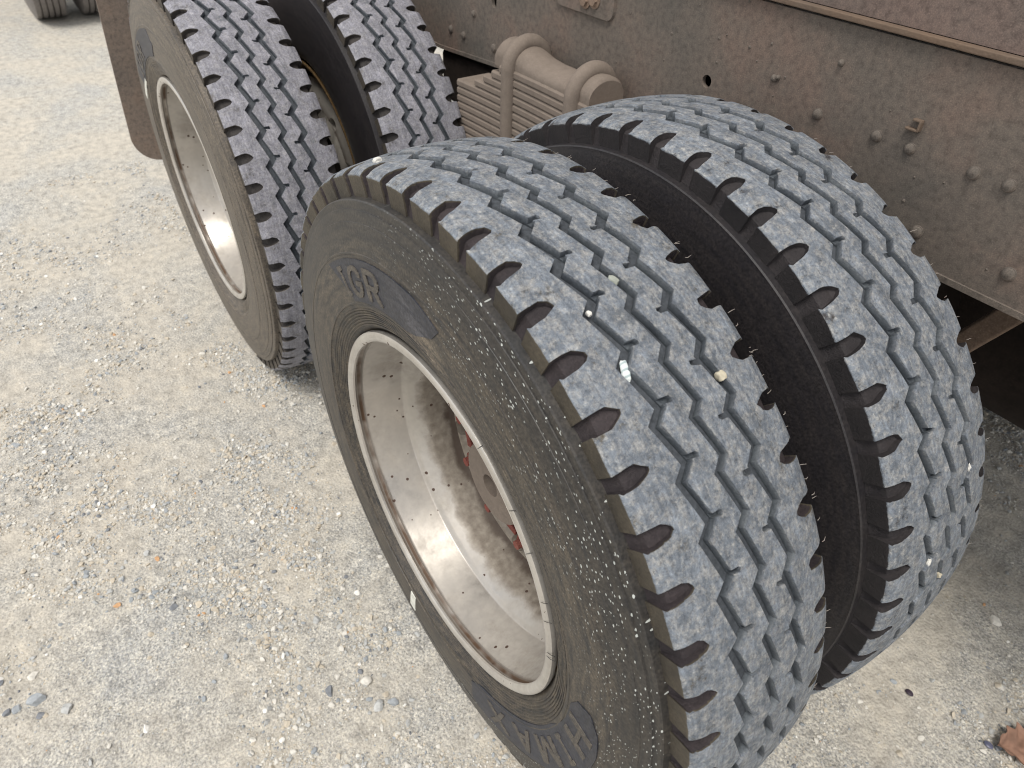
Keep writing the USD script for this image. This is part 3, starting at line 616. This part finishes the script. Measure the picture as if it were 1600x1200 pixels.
# frame rail
FY = -0.600
rail = prism_xz([(-4.2, .341), (.85, .342), (1.15, .320), (2.6, .300), (2.6, .618), (-4.2, .618)], FY - .009, FY)
hole1 = Manifold.cylinder(.05, .0105, .0105, 32).rotate([90, 0, 0]).translate([.2254, FY + .02, .4763])
hole2 = Manifold.batch_hull([Manifold.cylinder(.05, .010, .010, 24).rotate([90, 0, 0]).translate([.8969, FY + .02, z]) for z in (.470, .488)])
rail = rail - hole1 - hole2
rp = obj('frame_rail', rail.refine_to_length(.25), M_frame, T, smooth=20); RP = str(rp.GetPath())
flange = prism_xz([(-4.2, .3325), (.85, .3335), (1.15, .3115), (2.6, .2915), (2.6, .2995), (1.15, .3205), (.85, .3425), (-4.2, .3415)], FY - .075, FY + .0035)
obj('lower_flange', flange, M_frame, T, smooth=20)
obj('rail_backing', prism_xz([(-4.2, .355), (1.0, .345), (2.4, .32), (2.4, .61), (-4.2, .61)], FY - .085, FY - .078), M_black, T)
strip = rbox(6.6, .014, .0085, .002).translate([-.9, FY + .003, .6268])
obj('edge_strip', strip, M_strip, T, smooth=30)
upper = prism_xz([(-4.2, .6320), (2.4, .6320), (2.4, 2.30), (-4.2, 2.30)], FY - .012, FY - .002)  # seen strip is real; enlarged above and behind view to shade the ground
obj('upper_panel', upper, M_upper, T, smooth=20)
rng = np.random.default_rng(8)
def dab(r, h, seed):
    m = trimesh.creation.icosphere(subdivisions=2); v = m.vertices.copy()
    v = v * np.array([r, h, r]); v *= (1 + .28 * (fbm(m.vertices * 1.7 + seed * 3.1, 3, seed) - .5))[:, None]
    return trimesh.Trimesh(v, m.faces, process=False)
def rivet_mesh(r, h):
    return revolve_y([(-.003, 0.0005), (-.003, r * 1.15), (.0012, r * 1.15), (.0016, r), (h * .7, r * .92), (h, r * .6), (h, .0005)], 24)
for k, (x, z, r) in enumerate([(.8946, .3723, .0090), (1.0335, .3701, .008), (1.0968, .3715, .008), (.985, .430, .0075), (-.1043, .4898, .0074), (-.1571, .4892, .0072), (-.0024, .4897, .0074), (-.2497, .4885, .0080), (-.2959, .4889, .0076), (-.3479, .3833, .0086), (-.2138, .3845, .0086)]):
    obj('rivet', join([rivet_mesh(r, .006), dab(r * .95, .0065, k)]), M_frame, RP, smooth=40, loc=(x, FY, z))
for k, (x, z) in enumerate([(.0912, .5177), (-.0137, .5675), (.084, .521)]):
    obj('mud_lump', dab(.006 - .001 * k, .006, 30 + k), M_frame, RP, smooth=40, loc=(x, FY, z))
clip = join([rbox(.018, .009, .0032, .001).translate([-.1508, FY + .004, .5155]), rbox(.0032, .009, .014, .001).translate([-.1600, FY + .004, .5215]), rbox(.013, .008, .0032, .001).translate([-.1545, FY + .004, .5285])])
obj('metal_clip', clip, M_strip, RP, smooth=30)
for k in range(46):
    x, z = rng.uniform(-.4, .8), rng.uniform(.37, .62)
    if abs(x - .2254) < .03 and abs(z - .4763) < .03: continue
    obj('dirt_lump', dab(rng.uniform(.0012, .0028), .0018, 60 + k), M_frame, RP, smooth=40, loc=(x, FY, z))
# bolted plate near the top
pl = Manifold.batch_hull([Manifold.cylinder(.007, .02, .018, 20).rotate([-90, 0, 0]).translate([x, FY - .001, z]) for x, z in ((.497, .535), (.640, .535), (.497, .600), (.640, .600))])
bp = obj('bolted_plate', pl, M_frame, T, smooth=30); BP = str(bp.GetPath())
for x, z in ((.562, .541), (.534, .546), (.610, .590), (.52, .590)):
    obj('bolt', join([Manifold.cylinder(.009, .011, .010, 6).rotate([-90, 0, 0]).translate([x, FY + .006, z]), rivet_mesh(.0135, .0025).translate([x, FY + .007, z])]), M_bracket, BP, smooth=30)

# leaf spring pack with saddle and two U bolts
YO, YI = -.485, -.578
spring = thing('leaf_spring', (0, 0, 0), T); SP = str(spring.GetPath())
z0, dz = .391, .0174
for k in range(13):
    zt = z0 - k * dz
    xl = [.705, .735, .768, .805][k] if k < 4 else .884
    xr = .30 - .0 * k
    n = 24; xs = np.linspace(xr, xl, n)
    sag = .05 * ((xs - .54) / .36) ** 2 * -.2
    prof = np.array([(YI, -.0083), (YO - .0035, -.0083), (YO, -.0045), (YO, .0045), (YO - .0035, .0083), (YI, .0083)])
    v = np.concatenate([np.stack([np.full(6, x), prof[:, 0], zt + s + prof[:, 1]], 1) for x, s in zip(xs, sag)])
    f = []
    for i in range(n - 1):
        for j in range(6):
            a, b = i * 6 + j, i * 6 + (j + 1) % 6
            f += [(a, a + 6, b + 6), (a, b + 6, b)]
    o = (n - 1) * 6
    f += [(0, j, j + 1) for j in range(1, 5)] + [(o, o + j + 1, o + j) for j in range(1, 5)]
    obj('leaf', (v, np.array(f)), M_spring, SP, smooth=25)
yc, rc = -.533, .040
def saddle_section(rr, zc, n=18):
    a = np.linspace(0, np.pi, n)
    return [(yc + rr * math.cos(t), zc + rr * math.sin(t) * .80) for t in a]
rows = []
sx = [.404, .409, .425, .44, .46, .485, .53, .57, .61, .64, .665, .69, .722, .727]
sc = [.90, 1.0, 1.0, .97, .93, .80, .74, .74, .80, .93, .97, 1.0, 1.0, .90]
for x, c in zip(sx, sc):
    sec = [(yc + rc * 1.1, .393)] + [(y, z) for y, z in saddle_section(rc * 1.1, .393 + .017 * c, 18)] + [(yc - rc * 1.1, .393)]
    sec = [(y, .393 + (z - .393) * c) for y, z in sec]
    rows.append([(x, y, z) for y, z in sec])
rows = np.array(rows); nr, nc = rows.shape[:2]
idx = np.arange(nr * nc).reshape(nr, nc); f = []
for i in range(nr - 1):
    for j in range(nc):
        a, b, c2, d2 = idx[i, j], idx[i + 1, j], idx[i + 1, (j + 1) % nc], idx[i, (j + 1) % nc]
        f += [(a, b, c2), (a, c2, d2)]
f += [(idx[0, 0], idx[0, j], idx[0, j + 1]) for j in range(1, nc - 1)] + [(idx[-1, 0], idx[-1, j + 1], idx[-1, j]) for j in range(1, nc - 1)]
obj('spring_saddle', (rows.reshape(-1, 3), np.array(f)), M_spring, SP, smooth=35)
for xb in (.667, .450):
    a = np.linspace(0, np.pi, 22)
    path = [(xb, yc + .048, z) for z in np.linspace(.03, .385, 14)] + [(xb, yc + .048 * math.cos(t), .3985 + .048 * math.sin(t)) for t in a] + [(xb, yc - .048, z) for z in np.linspace(.385, .10, 8)]
    obj('u_bolt', tube(path, .0172, 18), M_spring, SP, smooth=40)

# mud flap behind the far wheel
fx = 1.932
poly = [(.088, .62), (.1065, .3476), (.1355, -.050)] + [(.137 - .080 * (1 - math.cos(t)), -.065 - .080 * math.sin(t)) for t in np.linspace(0, math.pi / 2, 12)] + [(-.05, -.147), (-.50, -.147), (-.50, .62)]
fl = CrossSection([np.array(poly)], m3.FillRule.NonZero).extrude(.009).refine_to_length(.03)
fl = fl.warp_batch(lambda p: np.stack([fx + p[:, 2] + .012 * np.sin(p[:, 1] * 7 + 1) * 1.0 + .006 * np.sin(p[:, 0] * 9), p[:, 0], p[:, 1]], 1))
obj('mud_flap', fl, M_flap, T, smooth=30)

# what closes the truck off underneath
for x in (0, L):
    ax = join([tube([(x, -.32, 0), (x, -1.86, 0)], .068, 20), tube([(x, -.88, 0), (x, -.98, 0), (x, -1.08, 0), (x, -1.2, 0)], [.09, .19, .19, .09], 24), tube([(x, -.46, 0), (x, -.60, 0)], .21, 32)])
    obj('axle', ax, M_under, T, smooth=40)
obj('frame_rail', prism_xz([(-4.2, .352), (2.4, .352), (2.4, .632), (-4.2, .632)], -1.45, -1.44), M_under, T)
obj('shade_deck', rbox(6.6, 1.5, .03, .004).translate([-.9, -1.35, .935]), M_under, T)  # unseen bed floor, put in to darken the underside and block sky light
for x in (-.9, .6, 1.9):
    obj('cross_member', rbox(.12, .80, .22, .01).translate([x, -1.04, .47]), M_under, T, smooth=30)
obj('torque_rod', rbox(.040, .05, .34, .006).rotate([0, -25.5, 0]).translate([-.279, -.80, .122]), M_bracket, T, smooth=30)
obj('air_tank', tube([(-1.3, -1.27, .0), (-1.25, -1.27, .0), (.25, -1.27, .0), (.30, -1.27, .0)], [.16, .215, .215, .16], 28), M_under, T, smooth=40)
obj('spring_seat', rbox(.16, .07, .26, .01).translate([.56, -.52, .05]), M_under, T, smooth=30)
obj('chassis_bracket', rbox(.30, .06, .13, .01).translate([1.02, -.64, .24]), M_under, T, smooth=30)

# ------------------------------------------------------------------ the vehicle far behind
tr = thing('parked_trailer', (5.90, -0.043, 0.497))
tag(tr.GetPrim(), 'trailer parked past the mud flap, only two straight-grooved tyres in view', 'trailer')
TR = str(tr.GetPath())
M_ribtyre = sidewall_mat('trailer_tyre_rubber', C(.105, .095, .090), C(.150, .135, .125), False)
for yy_ in (0.0, -.302):
    w = thing('wheel', (0, yy_, 0), TR); p = str(w.GetPath())
    pr = [(-.085, .29), (-.115, .34), (-.120, .40), (-.108, .46), (-.096, .487)]
    grooves = [-.057, -.019, .019, .057]
    ys = [-.090]
    for gq in grooves: ys += [gq - .0052, gq - .0045, gq + .0045, gq + .0052]
    ys += [.090]
    line = [(-.093, .496)]
    for y in ys:
        ing = any(abs(y - gq) < .0048 for gq in grooves)
        line.append((y, .5 - .002 * (y / .09) ** 2 - (.011 if ing else 0)))
    line += [(.093, .496)]
    obj('tyre', revolve_open((pr + line + [(-y, r) for y, r in pr[::-1]])[::-1], 160), M_ribtyre, p, smooth=30)
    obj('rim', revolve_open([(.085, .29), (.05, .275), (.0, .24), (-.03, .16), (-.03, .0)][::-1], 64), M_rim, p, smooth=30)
obj('axle', tube([(0, -.06, 0), (0, -1.6, 0)], .06, 20), M_under, TR, smooth=40)
obj('trailer_bed', rbox(3.2, 2.0, .12, .01).translate([1.2, -.9, .75]), M_under, TR, smooth=30)

# ------------------------------------------------------------------ single stones, chips and scraps
def stone(name, x, y, size, mat_, label, group=None, seed=0, flat=.65, cat='stone'):
    m = stone_mesh(seed, 2, flat); size = size * 1.75; v = m.vertices * size
    a = seed * 1.7; c, s = math.cos(a), math.sin(a)
    v = np.stack([v[:, 0] * c - v[:, 1] * s, v[:, 0] * s + v[:, 1] * c, v[:, 2]], 1)
    z = float(ground_z(np.array([x]), np.array([y]))[0]) + size * flat * .18
    o = obj(name, (v, m.faces), M_stone[mat_], smooth=14, loc=(x, y, z))
    tag(o.GetPrim(), label, cat, group)
stone('stone', .401, .797, .0105, 'stone_blue_grey', 'largest blue-grey stone in the cluster at the lower left corner', seed=1, flat=.8)
stone('stone', .348, .753, .0080, 'stone_grey', 'flat grey stone just right of the lower left stone cluster', seed=2)
stone('stone', .462, .795, .0070, 'stone_pale', 'cream white stone above the lower left stone cluster', seed=3)
stone('stone', .401, .830, .0062, 'stone_blue_grey', 'small blue-grey stone touching the big one in the lower left cluster', seed=4)
stone('stone', .404, .846, .0060, 'stone_dark', 'dark stone at the left end of the lower left cluster', seed=5)
stone('stone', .365, .795, .0060, 'stone_dark', 'dark stone just below the big one in the lower left cluster', seed=6)
stone('stone', .013, .252, .0085, 'stone_grey', 'rounded grey stone below the lettered sidewall, lower of two', seed=7, flat=.85)
stone('stone', .073, .250, .0075, 'stone_pale', 'pale rounded stone beside the tyre, upper of two', seed=8, flat=.9)
stone('stone', .098, .319, .0070, 'stone_dark', 'dark blue stone on open gravel left of the lettered tyre', seed=9)
stone('stone', .006, .225, .0070, 'stone_blue_grey', 'flat blue stone nearest the bottom of the lettered tyre', seed=10)
stone('stone', .226, .637, .0065, 'stone_white', 'white angular stone near the bottom edge of the yard', seed=11)
stone('stone', .534, .624, .0055, 'stone_orange', 'orange stone alone on the bare dusty patch', seed=12)
stone('stone', .612, .5215, .0050, 'stone_orange', 'orange stone among grey gravel beyond the bare patch', seed=13)
stone('stone', .462, .523, .0060, 'stone_dark', 'dark grey stone on the dusty patch right of the orange stone', seed=14)
stone('stone', -.5875, -.974, .0095, 'stone_pale', 'pale stone on the shaded gravel right of the inner tyre', seed=15)
stone('stone', .770, .214, .0040, 'stone_white', 'tiny bright white chip on gravel beside the near rim', seed=16)
rng = np.random.default_rng(77)
n_ = 0
while n_ < 90:
    x, y = rng.uniform(-.78, 1.9), rng.uniform(-1.5, 1.0)
    if (-.40 < x < 1.75 and -.70 < y < .16): continue
    if fbm(np.array([[x, y, 0.]]) * 2.6 + 3.1, 4, 21)[0] < .45: continue
    k = int(rng.integers(0, 6)); nm = ['stone_grey', 'stone_blue_grey', 'stone_pale', 'stone_beige', 'stone_grey', 'stone_pale'][k]
    stone('pebble', x, y, float(rng.uniform(.0040, .0066)), nm, 'small loose pebble among the fine gravel of the yard', 'pebbles on the gravel yard', seed=200 + n_, cat='pebble')
    n_ += 1

def on_tyre(theta, y, wheel_y=0.0, lift=0.0):
    t = math.radians(theta); q = y - wheel_y - DY; r = float(crown(np.array(q))) + lift
    return np.array([r * math.cos(t), y, r * math.sin(t) + H]), np.array([math.cos(t), 0, math.sin(t)]), np.array([-math.sin(t), 0, math.cos(t)])
M_chip = plain('white_chip', C(.62, .61, .57), var=.25, sc=200.0)
M_flake = mat('pale_green_flake', {'tc': ('texture_coordinate', {}), 'w': ('wave_texture', {'scale': 55.0, 'distortion': 1.5}), 'r': ('rgb_ramp', {'ramp': [(0.10, (.36, .44, .45)), (0.30, (.60, .66, .66)), (1.0, (.66, .71, .70))]}),
    'p': ('principled_bsdf', {'roughness': 0.5})}, [('tc.object', 'w.vector'), ('w.color', 'r.fac'), ('r.color', 'p.base_color')])
M_cream = plain('cream_stone', C(.48, .44, .34), var=.2, sc=120.0)
def lodged(name, theta, y, wheel_y, dims, mat_, label, seed, lift=-.003, cat='stone', rough=.25, turn=0.0):
    p, n, t = on_tyre(theta, y, wheel_y, lift)
    m = trimesh.creation.icosphere(subdivisions=2); v = np.clip(m.vertices, -.75, .75) / .75
    v = v * (1 + rough * 2 * (fbm(m.vertices * 2.3 + seed, 3, seed) - .5))[:, None] * np.array(dims)
    b = np.cross(n, t); c, s = math.cos(turn), math.sin(turn)
    t2, b2 = t * c + b * s, -t * s + b * c
    o = obj(name, (v @ np.array([t2, b2, n]), m.faces), mat_, smooth=30, loc=p)
    tag(o.GetPrim(), label, cat)
lodged('plastic_chip', 113.86, .0375, 0, (.0028, .0024, .0022), M_chip, 'small white chip stuck in the tread groove of the nearest tyre', 1, -.004, 'chip')
lodged('paint_flake', 121.0, .0365, 0, (.0100, .0042, .0016), M_flake, 'pale green torn flake lying in the tread groove of the nearest tyre', 2, -.006, 'flake', .35, -.35)
lodged('stone', 125.9, -.0595, 0, (.0050, .0046, .004), M_cream, 'cream stone wedged in the innermost groove of the nearest tyre', 3, -.003)
lodged('stone', 111.5, -.0075, 0, (.0055, .0034, .004), plain('greenish_stone', C(.30, .32, .28)), 'greenish pointed stone standing in the middle groove of the nearest tyre', 4, -.002, turn=.5)
lodged('stone', 71.5, .068, 0, (.0050, .005, .004), M_chip, 'whitish stone sitting on the top of the nearest tyre', 5, .001)
lodged('foil_scrap', 154.8, -.403, -D, (.013, .003, .0014), M_chip, 'torn white foil scrap in the groove of the inner near tyre', 6, -.003, 'scrap', .45, .2)
lodged('foil_scrap', 164.5, -.316, -D, (.006, .0038, .0018), M_chip, 'white scrap low on the tread of the inner near tyre', 7, -.002, 'scrap', .4)
lodged('stone', 169.6, -.356, -D, (.003, .003, .003), M_cream, 'tiny cream stone low in the tread of the inner near tyre', 8, -.002)

# shell fragment, dark flake, dry leaf at the lower right corner
def scrap(name, x, y, dims, mat_, label, cat, seed, lift=.004):
    m = trimesh.creation.icosphere(subdivisions=2)
    v = m.vertices * np.array(dims) * (1 + .3 * (fbm(m.vertices * 1.8 + seed, 3, seed) - .5))[:, None]
    v[:, 2] += .15 * dims[0] * (1 - (v[:, 0] / dims[0]) ** 2)
    o = obj(name, (v, m.faces), mat_, smooth=35, loc=(x, y, float(ground_z(np.array([x]), np.array([y]))[0]) + lift)); tag(o.GetPrim(), label, cat)
scrap('shell_fragment', -.7165, -.687, (.009, .0065, .0022), plain('blue_shell', C(.10, .105, .16), rough=.35, spec=.6), 'blue shell fragment beside the dry leaf', 'shell', 3)
scrap('dark_chip', -.5704, -.6546, (.0085, .006, .0025), plain('dark_purple_chip', C(.045, .032, .045), rough=.5), 'dark purple chip on gravel below the inner tyre', 'chip', 5)
def dry_leaf(x, y, size):
    n = 26; u, w = np.meshgrid(np.linspace(-1, 1, n), np.linspace(-1, 1, n), indexing='ij')
    half = (1 - np.abs(u) ** 2.2) * .62 * (1 + .18 * np.sin(u * 17))
    px, py = u, w * half
    pz = .10 + .18 * fbm(np.stack([px * 2.6, py * 2.6, 0 * px], -1), 3, 9) + .16 * np.abs(w) ** 1.5 + .12 * np.abs(u) ** 2 + .04 * np.sin(u * 14 + np.abs(w) * 5)
    v = np.stack([px, py, pz], -1).reshape(-1, 3) * size; k = np.arange(n * n).reshape(n, n)
    q = np.stack([k[:-1, :-1], k[1:, :-1], k[1:, 1:], k[:-1, 1:]], -1).reshape(-1, 4)
    v2 = v - np.array([0, 0, .0008]); f = np.vstack([q[:, [0, 1, 2]], q[:, [0, 2, 3]]])
    a = .9; R = np.array([[math.cos(a), -math.sin(a), 0], [math.sin(a), math.cos(a), 0], [0, 0, 1]])
    vv = np.vstack([v, v2]) @ R.T; ff = np.vstack([f, f[:, ::-1] + len(v)])
    o = obj('dry_leaf', (vv, ff), plain('dry_brown_leaf', C(.23, .135, .095), var=.3, sc=40.0), smooth=40, loc=(x, y, .001)); tag(o.GetPrim(), 'crumpled dry brown leaf at the lower right corner', 'leaf')
dry_leaf(-.766, -.738, .066)
